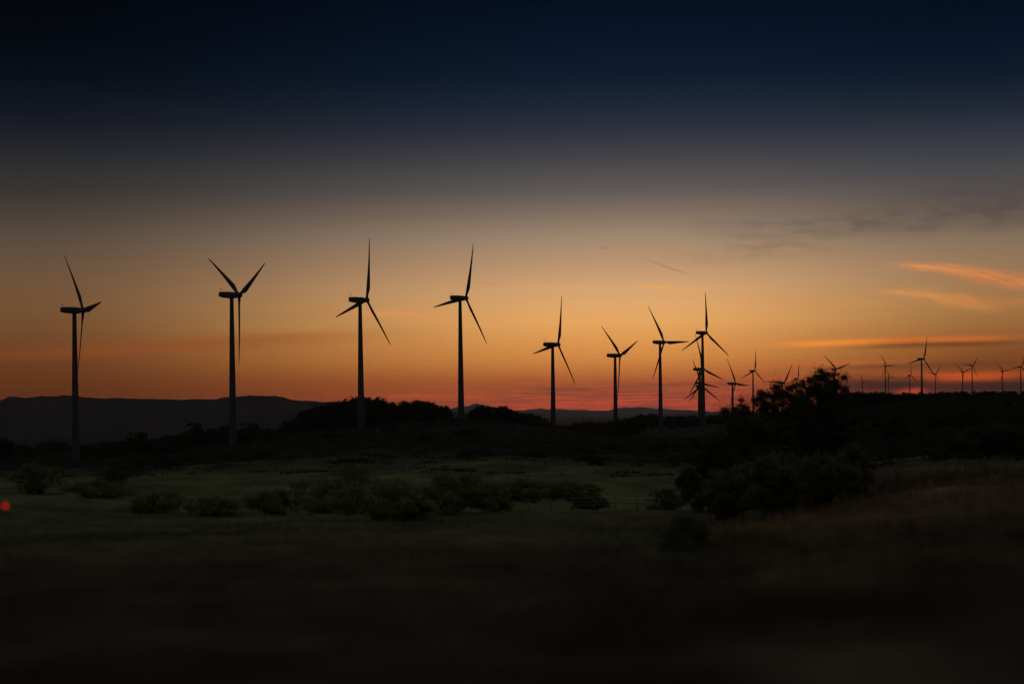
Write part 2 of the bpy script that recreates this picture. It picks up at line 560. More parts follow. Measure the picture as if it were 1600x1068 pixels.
def cover(x, y):
    """what grows where, with valley glow and dark foreground painted into grass and soil"""
    x, y = np.asarray(x, float), np.asarray(y, float)
    px = 800 + F * x / np.maximum(y, 6)
    ld = np.log(np.maximum(y, 6))
    n1, n2, n3 = fbm(x / 14, y / 14, 4), fbm(x / 55 + 40, y / 55, 4), fbm(x / 3.1, y / 3.1, 4)
    dim_soil = np.array([0.043, 0.038, 0.026])  # foreground darkening put into the base colour
    straw = np.array([0.125, 0.082, 0.045])
    lit_lush = np.array([0.088, 0.112, 0.046])
    scrub = np.array([0.012, 0.012, 0.009])
    pale = np.array([0.150, 0.150, 0.085])
    S = lambda v, a, b: np.clip((v - a) / (b - a), 0, 1) ** 2 * (3 - 2 * np.clip((v - a) / (b - a), 0, 1))
    c = np.ones(x.shape + (3,)) * dim_soil
    mix = lambda c, col, w: c * (1 - w[..., None]) + col * w[..., None]
    right = S(px + (n2 - .5) * 500, 980, 1320)
    left = 1 - right
    # the green valley floor, its pool of light put into the colour
    w = S(ld, math.log(26), math.log(90)) * (1 - S(ld, math.log(260), math.log(470))) * left
    c = mix(c, lit_lush, w * np.clip(0.62 + (n1 - .45) * 1.7, 0, 1))
    # dry grass slope to the right
    w = S(ld, math.log(9), math.log(34)) * (1 - S(ld, math.log(78), math.log(112))) * right
    c = mix(c, straw, w * np.clip(0.55 + (n1 - .5) * 2.2, 0, 1))
    # far fields and scrub slopes
    w = S(ld, math.log(280), math.log(440))
    c = mix(c, scrub, w * 0.85)
    w = S(ld, math.log(105), math.log(175)) * right
    c = mix(c, scrub * 0.7, w * 0.95)
    # mown strips
    w = S(np.abs(y - 118 - 6 * (n2 - .5)), 5.0, 1.5) * S(px, 400, 520) * (1 - S(px, 1010, 1070))
    c = mix(c, pale * 0.85, w * 0.8)
    for yc, hw, a, b in ((172, 4, 780, 1060), (215, 5, 300, 700), (205, 4, 380, 520), (330, 6, 600, 900)):
        w = np.clip(1 - np.abs(y - yc - 14 * (n2 - .5)) / hw, 0, 1) * S(px, a - 40, a + 60) * (1 - S(px, b - 60, b + 40))
        c = mix(c, pale * 0.75, w * 0.55)
    c = c * np.clip(1 - 0.9 * right[..., None] + 1.8 * right[..., None] * fbm(x / 2.0, y / 3.2, 4)[..., None], 0.2, 2)
    return c * ((0.55 + 0.9 * n3) * (0.6 + 0.8 * fbm(x / 7 + 3, y / 11, 3)))[..., None]


cols = np.arange(-1600, 3201, 10.0)
rows = np.exp(np.linspace(math.log(6), math.log(14000), 330))
gx = np.stack([d * ((cols - 800) / F) for d in rows])
gy = np.repeat(rows[:, None], len(cols), 1)
g0 = ground_z(gx, gy)
# a few rows carry the sheet past the camera
bx, by = [], []
for yb, wd in ((-250, 260), (-60, 120), (-8, 30), (2.5, 9)):
    bx.append(np.linspace(-wd, wd, len(cols)))
    by.append(np.full(len(cols), float(yb)))
bx, by = np.array(bx), np.array(by)
bz = np.full(bx.shape, -2.25)
gx, gy, g0 = np.vstack([bx, gx]), np.vstack([by, gy]), np.vstack([bz, g0])
nr, nc = gx.shape
idx = np.arange(nr * nc).reshape(nr, nc)
faces = np.stack([idx[:-1, :-1], idx[:-1, 1:], idx[1:, 1:], idx[1:, :-1]], -1).reshape(-1, 4)
gcol = cover(gx, gy).reshape(-1, 3)
gm = mesh_np('ground', np.stack([gx, gy, g0], -1).reshape(-1, 3), faces, MAT_GROUND, True, gcol)
prop(link('ground', gm), kind='structure')

# far hills, each a real ridge with a front slope, a crest and a back
def hill(name, pts, d, depth, mat):
    px = np.array([p[0] for p in pts], float)
    py = np.array([p[1] for p in pts], float)
    q = np.arange(px[0], px[-1] + 1, 3.0)
    y = np.interp(q, px, py)
    y = y + (fbm(q / 13.0, q * 0 + d / 700.0, 4) - 0.5) * 4.0
    crest = np.array([P(a, b, d) for a, b in zip(q, y)])
    prof = [(-1.0, 0.0), (-0.75, 0.10), (-0.5, 0.34), (-0.25, 0.70), (-0.08, 0.95), (0, 1.0), (0.1, 0.93), (0.4, 0.55), (1.0, 0.0)]
    base = -62.0 if d < 5000 else -100.0
    V = []
    for k, (t, h) in enumerate(prof):
        row = crest.copy()
        row[:, 1] += t * depth
        row[:, 0] *= 1 + t * depth / d
        top = crest[:, 2] - base
        wob = 1 + (fbm(q / 25.0 + k * 7, q * 0 + k, 3) - 0.5) * (0.5 if 0 < h < 0.9 else 0)
        row[:, 2] = base + top * h * wob
        V.append(row)
    V = np.array(V)
    n0, n1 = V.shape[:2]
    i = np.arange(n0 * n1).reshape(n0, n1)
    f = np.stack([i[:-1, :-1], i[:-1, 1:], i[1:, 1:], i[1:, :-1]], -1).reshape(-1, 4)
    o = link(name, mesh_np(name, V.reshape(-1, 3), f, mat, True))
    return prop(o, kind='structure')


hill('hills', [(-700, 618), (-300, 624), (-60, 622), (0, 626), (14, 619), (40, 621), (60, 619), (95, 617), (150, 621), (200, 622), (260, 624),
               (330, 624), (358, 620), (380, 618), (430, 618), (446, 622), (480, 626), (520, 627), (560, 629), (620, 634),
               (700, 642), (800, 652)], 3100, 1100, MAT_HILL)
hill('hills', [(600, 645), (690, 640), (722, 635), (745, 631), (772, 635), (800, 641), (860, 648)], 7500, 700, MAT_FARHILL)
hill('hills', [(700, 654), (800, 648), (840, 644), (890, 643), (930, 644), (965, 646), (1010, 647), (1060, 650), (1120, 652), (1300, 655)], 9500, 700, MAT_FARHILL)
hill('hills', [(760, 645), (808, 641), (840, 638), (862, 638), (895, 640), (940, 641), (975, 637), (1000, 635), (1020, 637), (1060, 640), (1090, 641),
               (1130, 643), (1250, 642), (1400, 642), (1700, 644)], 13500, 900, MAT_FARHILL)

# ------------------------------------------------------------------ wind turbines
HUB_H = 50.0


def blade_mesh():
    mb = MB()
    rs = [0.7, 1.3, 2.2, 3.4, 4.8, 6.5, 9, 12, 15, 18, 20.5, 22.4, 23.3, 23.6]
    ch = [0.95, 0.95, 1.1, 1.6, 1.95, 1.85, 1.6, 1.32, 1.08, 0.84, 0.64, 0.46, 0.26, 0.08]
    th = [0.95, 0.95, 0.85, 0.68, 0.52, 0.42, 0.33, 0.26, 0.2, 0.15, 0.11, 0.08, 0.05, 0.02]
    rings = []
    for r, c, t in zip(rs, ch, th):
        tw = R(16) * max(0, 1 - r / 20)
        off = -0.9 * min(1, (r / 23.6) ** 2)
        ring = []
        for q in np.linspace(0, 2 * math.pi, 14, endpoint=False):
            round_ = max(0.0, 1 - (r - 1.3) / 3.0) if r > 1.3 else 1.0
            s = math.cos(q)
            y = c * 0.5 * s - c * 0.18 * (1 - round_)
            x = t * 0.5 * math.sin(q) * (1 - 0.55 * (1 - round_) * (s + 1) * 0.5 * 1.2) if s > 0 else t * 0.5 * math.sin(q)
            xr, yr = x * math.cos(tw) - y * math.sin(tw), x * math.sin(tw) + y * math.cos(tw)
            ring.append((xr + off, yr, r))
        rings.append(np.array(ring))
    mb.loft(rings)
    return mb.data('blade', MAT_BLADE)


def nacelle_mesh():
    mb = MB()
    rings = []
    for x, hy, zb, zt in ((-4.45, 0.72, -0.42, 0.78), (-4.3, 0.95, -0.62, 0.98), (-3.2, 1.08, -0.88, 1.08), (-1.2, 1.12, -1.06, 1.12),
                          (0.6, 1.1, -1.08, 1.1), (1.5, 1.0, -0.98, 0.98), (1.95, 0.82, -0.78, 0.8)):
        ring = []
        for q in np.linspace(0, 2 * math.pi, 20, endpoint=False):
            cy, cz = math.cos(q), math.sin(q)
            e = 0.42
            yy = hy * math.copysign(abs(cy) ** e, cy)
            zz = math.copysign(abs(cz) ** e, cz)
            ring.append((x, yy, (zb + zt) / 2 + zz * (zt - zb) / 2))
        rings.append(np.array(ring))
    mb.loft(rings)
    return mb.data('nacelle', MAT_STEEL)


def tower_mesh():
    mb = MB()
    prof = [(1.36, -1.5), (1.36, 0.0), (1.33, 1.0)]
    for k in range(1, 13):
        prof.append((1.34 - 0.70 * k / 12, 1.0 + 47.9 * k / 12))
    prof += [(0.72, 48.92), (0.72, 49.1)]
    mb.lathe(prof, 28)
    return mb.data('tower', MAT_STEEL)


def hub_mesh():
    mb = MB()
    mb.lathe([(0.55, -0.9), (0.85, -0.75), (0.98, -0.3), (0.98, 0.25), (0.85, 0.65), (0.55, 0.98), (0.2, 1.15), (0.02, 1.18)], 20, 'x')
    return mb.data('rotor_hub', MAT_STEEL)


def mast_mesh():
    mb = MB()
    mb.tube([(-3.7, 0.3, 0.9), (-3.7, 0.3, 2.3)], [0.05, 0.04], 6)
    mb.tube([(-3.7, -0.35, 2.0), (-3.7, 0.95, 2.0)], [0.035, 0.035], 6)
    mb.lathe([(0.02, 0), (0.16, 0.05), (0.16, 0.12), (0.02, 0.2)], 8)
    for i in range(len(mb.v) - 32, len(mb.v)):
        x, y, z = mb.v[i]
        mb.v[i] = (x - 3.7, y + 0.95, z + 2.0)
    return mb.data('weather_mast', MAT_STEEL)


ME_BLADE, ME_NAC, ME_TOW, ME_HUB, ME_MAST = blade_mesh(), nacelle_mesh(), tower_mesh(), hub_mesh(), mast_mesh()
proto = None


def turbine(hx, hy, d, a, psi, label, group):
    """hx, hy: rotor hub in the photo; d metres away; a: rotor angle; psi: yaw against the line of sight"""
    global proto
    az = math.atan((hx - 800) / F)
    yaw = R(psi) - az
    hub = P(hx, hy, d)
    ax = np.array([math.cos(yaw), math.sin(yaw), 0])
    base = hub - ax * 2.85
    zg = gz(base[0], base[1])
    hz = hub[2] - 0.15 - zg
    if proto is None:
        t = empty('wind_turbine', (0, 0, 0))
        tw = link('tower', ME_TOW, t)
        nc_ = link('nacelle', ME_NAC, t)
        link('weather_mast', ME_MAST, nc_)
        hb = link('rotor_hub', ME_HUB, t)
        for k in range(3):
            link('blade', ME_BLADE, hb)
        proto = t
    else:
        t = proto.copy()
        COL.objects.link(t)
        for c in list(proto.children):
            cc = c.copy()
            COL.objects.link(cc)
            cc.parent = t
            for g in c.children:
                gg = g.copy()
                COL.objects.link(gg)
                gg.parent = cc
    t.location = (base[0], base[1], zg)
    t.rotation_euler = (0, 0, yaw)
    for c in t.children:
        k = c.name.split('.')[0]
        if k == 'tower':
            c.scale = (1, 1, hz / HUB_H)
        elif k == 'nacelle':
            c.location = (0, 0, hz)
        elif k == 'rotor_hub':
            c.location = (2.85, 0, hz + 0.15)
            c.rotation_euler = (0, -R(5), 0)
            for i, b in enumerate(sorted(c.children, key=lambda o: o.name)):
                b.rotation_euler = (R(a + 120 * i), 0, 0)
    prop(t, label, 'wind turbine', group)
    return t


G1 = 'wind turbines in the row along the valley'
G2 = 'wind turbines crowded beyond the near trees'
G3 = 'small wind turbines far off above the right ridge'
TURB = [
    (129.8, 484.6, 470, 86.9, 16.0, 'leftmost wind turbine, one long blade raised up and left, one hanging beside its tower', G1),
    (373.8, 461, 484, 67.0, 27.2, 'second wind turbine from the left, two blades raised in a V, one down', G1),
    (573, 468.6, 529, 17.7, 30.1, 'tall wind turbine rising from the wooded hill copse, one blade upright', G1),
    (727.9, 465.7, 579, 24.6, 33.9, 'wind turbine between the wooded hill and the tree clump, left blade almost level', G1),
    (872, 538, 645, 22.0, 28.5, 'wind turbine alone against the grey far hills right of the tree clump', G1),
    (968.7, 555, 732, 73.6, 26.7, 'shorter wind turbine with a V of two raised blades and a pale visible foot', G1),
    (1037.7, 534.4, 783, 91.5, 36.2, 'wind turbine whose right blade lies level and nearly touches the neighbouring rotor', G1),
    (1103.4, 519.7, 821, 6.6, 41.2, 'wind turbine in front of the crowded cluster, one blade upright, two drooping', G1),
    (1099, 576.4, 911, 107.9, 33.7, 'wind turbine behind the cluster tower, its nacelle highest of those overlapping there', G2),
    (1095, 598, 1296, 101.2, 48.0, 'wind turbine low in the cluster with a blade pointing level to the right', G2),
    (1097, 603, 1176, 2.6, 46.7, 'wind turbine lowest in the cluster, two drooping blades either side of the towers', G2),
    (1149.4, 598.9, 1145, 94.9, 28.0, 'wind turbine just right of the cluster above a small round tree', G2),
    (1179.5, 579, 1535, 11.3, 41.4, 'slim wind turbine with upright blade behind the left edge of the near trees', G2),
    (1225, 598, 1422, 34.8, 48.5, 'wind turbine mostly hidden in the near trees, only upper blades showing above the leaves', G2),
    (1247, 591, 2100, 10.0, 48.0, 'tiny faint wind turbine peeping over the near trees, a single thin blade showing', G2),
    (1306.6, 576.5, 1583, 74.0, 46.3, 'wind turbine right beside the tallest near tree crown, two blades raised in a V', G2),
    (1349, 596, 3600, 88.0, 46.0, 'tiniest wind turbine just above the crest, right of the tallest near tree', G3),
    (1385, 571, 2475, 89.8, 46.2, 'small far wind turbine left of the largest far one, its right blade level', G3),
    (1389.5, 588, 3500, 100.0, 46.0, 'tiny low wind turbine tucked against a taller far tower, partly overlapping it', G3),
    (1423, 586, 2800, 8.0, 44.0, 'small wind turbine close to the left of the largest far one, blade upright', G3),
    (1443.4, 560.4, 1408, 20.4, 42.2, 'largest of the far wind turbines on the right crest, left blade almost level', G3),
    (1462.6, 584, 2900, 40.0, 48.0, 'small wind turbine close to the right of the largest far one, blade raised right', G3),
    (1505.5, 581, 2700, 70.0, 48.0, 'small wind turbine at the left of the far pair over the orange gap', G3),
    (1520.4, 571, 2660, 38.9, 50.0, 'taller right one of the far turbine pair over the orange gap', G3),
    (1567.6, 579.6, 2700, 80.0, 50.0, 'faint wind turbine second from the right edge over the dark cloud bank', G3),
    (1596.5, 572.6, 2403, 23.3, 51.3, 'wind turbine cut by the right edge of the view, tower at the border', G3),
]
for row in TURB:
    turbine(*row)

# ------------------------------------------------------------------ trees and bushes
def leaf_cards(cent, size, tint, r, up=0.0):
    """little bent leaf sprays at the given centres"""
    n = len(cent)
    a = r.normal(size=(n, 3))
    a /= np.linalg.norm(a, axis=1)[:, None]
    b = np.cross(a, r.normal(size=(n, 3)))
    b /= np.linalg.norm(b, axis=1)[:, None]
    if up > 0:      # leaves spread flat to the light
        nn = r.normal(size=(n, 3)) * 0.5
        nn[:, 2] += up
        nn /= np.linalg.norm(nn, axis=1)[:, None]
        a = np.cross(nn, r.normal(size=(n, 3)))
        a /= np.linalg.norm(a, axis=1)[:, None]
        b = np.cross(nn, a)
    s = (size * r.uniform(0.55, 1.35, n))[:, None]
    c = np.cross(a, b) * s * 0.18
    v = np.stack([cent - a * s, cent + b * s * 0.42 + c, cent + a * s, cent - b * s * 0.42 + c], 1).reshape(-1, 3)
    f = np.arange(4 * n).reshape(n, 4)
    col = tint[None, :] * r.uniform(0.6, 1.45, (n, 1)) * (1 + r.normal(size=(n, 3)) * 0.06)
    return v, f, np.repeat(np.clip(col, 0.004, 1), 4, 0)


def tree_meshes(seed, width, height, trunk, nclump, nleaf, size, tint, sparse=0.0, low=0.15, flat=1.0, up=0.0, fine=1.0):
    """unit tree standing on the origin: returns (crown mesh, trunk mesh)"""
    r = np.random.default_rng(seed)
    w = width / 2
    cl, rad = [], []
    h0 = height * low
    for i in range(nclump):
        for _ in range(30):
            p = r.uniform(-1, 1, 3)
            if np.linalg.norm(p) < 1 and np.linalg.norm(p) > 0.25:
                break
        z = h0 + (p[2] * 0.5 + 0.5) * (height - h0) * 0.93
        lobes = 1 + 0.22 * math.sin(3 * math.atan2(p[1], p[0]) + seed) + 0.12 * r.normal()
        cl.append((p[0] * w * 0.86 * lobes, p[1] * w * 0.86 * lobes, z))
        rad.append(w * r.uniform(0.16, 0.42) * (1 - 0.35 * sparse) * fine)
    cl, rad = np.array(cl), np.array(rad)
    k = r.choice(nclump, nleaf, p=rad ** 2 / (rad ** 2).sum())
    dirs = r.normal(size=(nleaf, 3))
    dirs /= np.linalg.norm(dirs, axis=1)[:, None]
    rr = rad[k] * r.uniform(0.25, 1.0, nleaf) ** 0.45 * (1 + 0.25 * r.normal(size=nleaf) * (0.4 + sparse))
    cent = cl[k] + dirs * rr[:, None] * np.array([1, 1, min(0.75, 0.95 * height / width)])
    stray = r.random(nleaf) < (0.32 if sparse > 0.5 else 0.16)
    cent[stray] += r.normal(size=(stray.sum(), 3)) * w * (0.20 if sparse > 0.5 else 0.11)
    cent[:, 2] = np.abs(cent[:, 2]) * height / max(np.quantile(np.abs(cent[:, 2]), 0.996), 0.1)
    v, f, c = leaf_cards(cent, size, np.array(tint), r, up)
    crown = mesh_np('crown', v, f, MAT_LEAF, False, c)
    mb = MB()
    hs = height * (0.5 if trunk else 0.12)
    tr = height * (0.022 if trunk else 0.014)
    bend = r.normal(size=2) * width * 0.03
    if trunk:
        mb.tube([(0, 0, -0.4), (0, 0, 0.1), (bend[0] * .5, bend[1] * .5, hs * 0.5), (bend[0], bend[1], hs), (bend[0] * 1.4, bend[1] * 1.2, height * 0.8)],
                [tr * 1.5, tr * 1.25, tr, tr * 0.8, tr * 0.2], 8)
    else:
        for i in range(5):
            q = r.uniform(0, 6.28)
            mb.tube([(0.05 * w * math.cos(q), 0.05 * w * math.sin(q), -0.2), (0.35 * w * math.cos(q), 0.35 * w * math.sin(q), height * 0.4)], [tr, tr * .5], 5)
    for i in r.choice(nclump, min(nclump, 34), replace=False):
        e = cl[i]
        s0 = np.array([bend[0], bend[1], hs * r.uniform(0.5, 1.0)]) if trunk else np.array([0, 0, 0.02])
        m_ = (s0 + e) / 2 + np.array([0, 0, 0.06 * height])
        mb.tube([s0, m_, e], [tr * 0.55, tr * 0.36, tr * 0.12], 5)
    return crown, mb.data('trunk', MAT_BARK)


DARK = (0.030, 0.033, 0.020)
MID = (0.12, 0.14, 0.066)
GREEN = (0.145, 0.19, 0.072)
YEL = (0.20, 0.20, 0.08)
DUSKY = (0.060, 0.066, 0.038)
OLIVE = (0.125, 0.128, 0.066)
FAR = {
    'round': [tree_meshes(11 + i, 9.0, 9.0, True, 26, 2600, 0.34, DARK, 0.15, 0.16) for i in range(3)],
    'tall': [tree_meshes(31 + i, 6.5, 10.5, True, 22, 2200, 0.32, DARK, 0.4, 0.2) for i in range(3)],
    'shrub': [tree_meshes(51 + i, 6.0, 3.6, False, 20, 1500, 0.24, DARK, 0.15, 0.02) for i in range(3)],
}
DIM = {'round': (9.0, 9.0), 'tall': (6.5, 10.5), 'shrub': (6.0, 3.6)}
KIND = {'round': ('round_tree', 'tree'), 'tall': ('tall_tree', 'tree'), 'shrub': ('shrub', 'bush')}


def plant(name, cr, tr, loc, sc, rz):
    t = empty(name, loc, rz)
    t.scale = sc
    link('crown', cr, t)
    link('trunk' if 'tree' in name else 'stems', tr, t)
    return t


def far_tree(kind, px, top, d, label, group=None, wpx=None):
    base = P(px, VH, d)
    x, y = base[0], d
    zg = gz(x, y)
    ztop = P(px, top, d)[2]
    h = max(ztop - zg, 1.6)
    cr, tr = random.choice(FAR[kind])
    w0, h0 = DIM[kind]
    s = h / h0
    sw = s * random.uniform(0.85, 1.2) if wpx is None else (wpx * d / F) / w0
    sw = min(max(sw, 0.45 * s), 3.0 * s)
    t = plant(KIND[kind][0], cr, tr, (x, y, zg - 0.15), (sw, sw, s), random.uniform(0, 6.28))
    return prop(t, label, KIND[kind][1], group)


def profile(pts, px):
    return float(np.interp(px, [p[0] for p in pts], [p[1] for p in pts]))


def split(px, cuts, labels):
    for c, l in zip(cuts, labels):
        if px < c:
            return l
    return labels[-1]


# the wooded hill round the third turbine
prof = [(436, 668), (450, 658), (470, 648), (495, 637), (520, 630), (545, 625), (570, 621), (592, 624), (612, 629), (640, 629), (665, 627), (690, 631), (702, 640), (712, 652)]
for px in np.arange(440, 710, 5.2):
    q = px + random.uniform(-3, 3)
    lab = split(q, (564,), ('dark skyline tree of the hill copse, left of the third turbine tower',
                            'dark skyline tree of the hill copse, between the third and fourth turbine towers'))
    far_tree(random.choice(['round', 'tall', 'round']), q, profile(prof, q) + random.uniform(-3, 4), random.uniform(585, 680), lab, 'trees of the hill copse')
for px in np.arange(450, 700, 9):
    q = px + random.uniform(-4, 4)
    lab = split(q, (564,), ('dark tree in the front edge of the hill copse, left of the third turbine tower',
                            'dark tree in the front edge of the hill copse, right of the third turbine tower'))
    far_tree('round', q, profile(prof, q) + random.uniform(12, 22), random.uniform(535, 580), lab, 'trees of the hill copse')
# the round clump right of the fourth turbine
prof = [(726, 646), (735, 640), (748, 634), (760, 631), (772, 637), (788, 634), (800, 641), (818, 645), (832, 648), (845, 650)]
for px in np.arange(728, 848, 6.0):
    q = px + random.uniform(-2, 2)
    lab = split(q, (780,), ('dark tree in the taller left half of the clump right of the fourth turbine',
                            'dark tree in the lower right end of the clump right of the fourth turbine'))
    far_tree(random.choice(['round', 'tall']), q, profile(prof, q) + random.uniform(-2, 3), random.uniform(600, 650), lab, 'trees of the round clump')
# low hedge line under the fifth to eighth turbines
prof = [(850, 660), (880, 661), (905, 659), (930, 660), (945, 657), (962, 659), (985, 652), (1010, 646), (1030, 647), (1050, 650), (1080, 650), (1110, 649), (1140, 644)]
for px in np.arange(850, 1145, 7.5):
    q = px + random.uniform(-3, 3)
    if 862 < q < 870 or 958 < q < 972 or 1026 < q < 1042:
        continue
    d = random.uniform(560, 600) if q < 900 else random.uniform(665, 700) if q < 985 else random.uniform(850, 930)
    lab = split(q, (866, 965, 1034), ('low dark bush of the far hedge, left of the fifth turbine tower',
                                      'low dark bush of the far hedge, between the fifth and sixth turbine towers',
                                      'low dark bush of the far hedge, between the sixth and seventh turbine towers',
                                      'low dark bush of the far hedge, right of the seventh turbine tower'))
    far_tree('shrub' if q < 975 else random.choice(['shrub', 'round']), q, profile(prof, q) + random.uniform(-2, 3), d, lab, 'bushes of the far hedge line')
# dark thicket on the slope in front of the copse and the hedge
for i in range(34):
    q = random.uniform(150, 1090)
    d = random.uniform(330, 500)
    top = float(table_py(np.array([q]), np.array([d]))[0]) - random.uniform(7, 14)
    lab = split(q, (366, 564, 720, 965), ('dark thicket bush on the slope, left of the second turbine foot',
                                          'dark thicket bush on the slope, between the second and third turbines',
                                          'dark thicket bush on the slope below the right half of the copse',
                                          'dark thicket bush on the slope below the tree clump and fifth turbine',
                                          'dark thicket bush on the slope below the seventh turbine'))
    far_tree('shrub', q, top, d, lab, 'thicket bushes on the middle slope', random.uniform(26, 46))
# scrub along the right crest and over its near slope
for px in np.arange(1318, 1625, 7.0):
    q = px + random.uniform(-3, 3)
    lab = split(q, (1441, 1520), ('low dark bush on the right crest, left of the largest far turbine',
                                  'low dark bush on the right crest, between the largest far turbine and the far pair',
                                  'low dark bush on the right crest, between the far pair and the edge'))
    far_tree('shrub', q, 611 + random.uniform(-1, 4), random.uniform(385, 430), lab, 'bushes on the right crest')
for i in range(46):
    q = random.uniform(1330, 1620)
    d = random.uniform(190, 350)
    lab = split(q, (1441,), ('dark scrub bush on the shaded slope below the left half of the right crest',
                             'dark scrub bush on the shaded slope below the right half of the right crest'))
    far_tree('shrub', q, profile([(1330, 640), (1620, 632)], q) + random.uniform(0, 1) * (350 - d) * 0.25, d, lab, 'scrub bushes on the right slope')
# the black tree belt on the left
prof = [(-10, 684), (20, 688), (60, 696), (90, 686), (110, 690), (150, 692), (180, 688), (200, 684), (240, 683), (270, 680), (290, 672), (320, 670), (360, 668), (400, 668), (440, 672)]
for px in np.arange(-6, 445, 8.5):
    q = px + random.uniform(-4, 4)
    lab = split(q, (119,), ('dark bush of the long tree belt, left of the leftmost turbine tower', 'dark bush of the long tree belt, between the first and second turbine towers'))
    if q > 366:
        lab = 'dark bush of the long tree belt, right of the second turbine tower'
    far_tree(random.choice(['shrub', 'shrub', 'round']), q, profile(prof, q) + random.uniform(0, 7), random.uniform(500, 660), lab, 'bushes of the left tree belt', random.uniform(18, 34))
# loose trees on the left
for k, px, top, d, w, lab in [
        ('round', 2, 682, 560, 40, 'dark tree mound cut by the left edge of the view'),
        ('shrub', 84, 687, 640, 52, 'low dark bush just left of the leftmost turbine tower'),
        ('shrub', 178, 686, 560, 60, 'low flat dark bush right of the leftmost turbine tower'),
        ('round', 214, 674, 520, 46, 'single round dark tree standing out between the first and second turbines'),
        ('round', 262, 678, 560, 34, 'small dark tree next right of the lone round one'),
        ('round', 300, 660, 640, 36, 'taller dark tree against the grey hill left of the second turbine'),
        ('round', 330, 668, 560, 40, 'broad dark tree left of the second turbine tower'),
        ('round', 386, 660, 560, 44, 'broad dark tree right of the second turbine tower'),
        ('round', 352, 663, 600, 30, 'narrow dark tree close to the left of the second turbine tower'),
        ('shrub', 418, 668, 560, 36, 'low dark bush between the second turbine and the hill copse'),
        ('shrub', 262, 690, 480, 60, 'wide low bush in front of the small tree left of the second turbine'),
        ('shrub', 130, 694, 600, 40, 'low bush at the foot of the leftmost turbine'),
        ('shrub', 440, 672, 540, 40, 'low bush at the left foot of the hill copse')]:
    far_tree(k, px, top, d, lab, None, w)


# bushes of the valley meadow, built one by one
def near_plant(name, px, top, base_py, w, d, tint, label, cat, nleaf=9000, size=0.11, sparse=0.2, low=0.03, trunk=False, clumps=34, seed=0, group=None, flat=1.0, up=0.0, fine=1.0):
    b = P(px, VH, d)
    zg = gz(b[0], d)
    h = P(px, top, d)[2] - zg
    width = w * d / F
    cr, tr = tree_meshes(seed or int(px), width, h, trunk, clumps, nleaf, size, tint, sparse, low, flat, up, fine)
    t = plant(name, cr, tr, (b[0], d, zg - 0.08), (1, 1, 1), random.uniform(0, 6.28))
    return prop(t, label, cat, group)


MEADOW = [
    ('bush', 704, 735, 150, 98, GREEN, 'big rounded green bush in the middle of the valley meadow', 18000),
    ('bush', 588, 746, 156, 90, GREEN, 'green bush touching the left of the big rounded meadow bush', 14000),
    ('small_tree', 772, 752, 62, 104, YEL, 'yellowish small tree hugging the right of the big rounded meadow bush', 8000),
    ('bush', 424, 762, 110, 103, GREEN, 'rounded green bush on the left part of the meadow', 11000),
    ('bush', 508, 748, 124, 114, MID, 'dull bush between the two green bushes left of the middle', 11000),
    ('bush', 336, 774, 96, 92, GREEN, 'low wide bush left of the rounded green one on the meadow', 10000),
    ('bush', 246, 764, 110, 104, GREEN, 'wide low bush between the broad far left bush and the low wide one', 10000),
    ('bush', 160, 746, 120, 120, MID, 'broad low bush on the far left of the meadow', 11000),
    ('bush', 62, 722, 92, 190, MID, 'bush below the leftmost turbine near the left edge', 8000),
    ('bush', 178, 716, 74, 240, DUSKY, 'dark bush just right below the leftmost turbine foot', 7000),
    ('bush', 550, 722, 90, 210, MID, 'far meadow bush below the third turbine', 8000),
    ('bush', 640, 772, 70, 88, GREEN, 'small green bush filling the gap left of the big rounded one', 7000),
    ('bush', 815, 746, 100, 150, MID, 'far bush behind the yellowish small tree', 9000),
    ('bush', 890, 748, 110, 165, MID, 'wide far bush behind the wire fence, left of the middle field', 9000),
    ('bush', 922, 772, 66, 126, DUSKY, 'low mound bush right behind the wire fence', 7000),
    ('bush', 1034, 764, 76, 130, DUSKY, 'low dark bush where the fence meets the near trees', 7000)]
for nm, px, top, w, d, tint, lab, nl in MEADOW:
    near_plant(nm, px, top, 0, w, d, tint, lab, 'tree' if 'tree' in nm else 'bush', int(nl * 0.6), 0.11 if d < 140 else 0.16, 0.3, 0.02,
               'tree' in nm, 60, up=0.8, fine=0.72)
near_plant('bush', 1068, 801, 0, 78, 33, OLIVE, 'small dense dark bush alone on the dry grass in front of the near trees', 'bush', 12000, 0.05, 0.1, 0.01)
near_plant('bush', 1120, 838, 0, 44, 33, MID, 'low tuft at the right foot of the small dense bush', 'bush', 3000, 0.05, 0.3, 0.01)

# the near trees that break the skyline
for px, top, w, d, nl, sp, lab, lo in [
        (1156, 622, 56, 118, 6500, 0.4, 'slim leftmost tree of the near group, small round top above the hedge', 0.1),
        (1190, 608, 46, 124, 4000, 0.5, 'second tree from the left in the near group, narrow pointed crown', 0.3),
        (1214, 598, 58, 122, 6500, 0.5, 'open crowned tree in the middle of the near group', 0.3),
        (1240, 598, 52, 128, 5500, 0.5, 'thin tree just left of the small tufted one in the near group', 0.3),
        (1257, 589, 34, 126, 2500, 0.6, 'small tufted tree between the thin tree and the tallest one', 0.45),
        (1277, 576, 44, 112, 4500, 0.5, 'tallest near tree, left of the orange gap low in the sky', 0.4),
        (1301, 579, 46, 114, 4500, 0.5, 'tall near tree in front of the V shaped turbine right of the tallest', 0.5),
        (1320, 602, 26, 120, 1800, 0.5, 'smallest tree at the right end of the near group', 0.4)]:
    near_plant('near_tree', px, top, 0, w, d, DUSKY, lab, 'tree', int(nl * 3.4), 0.085, 0.85, lo, True, 64, fine=0.95)
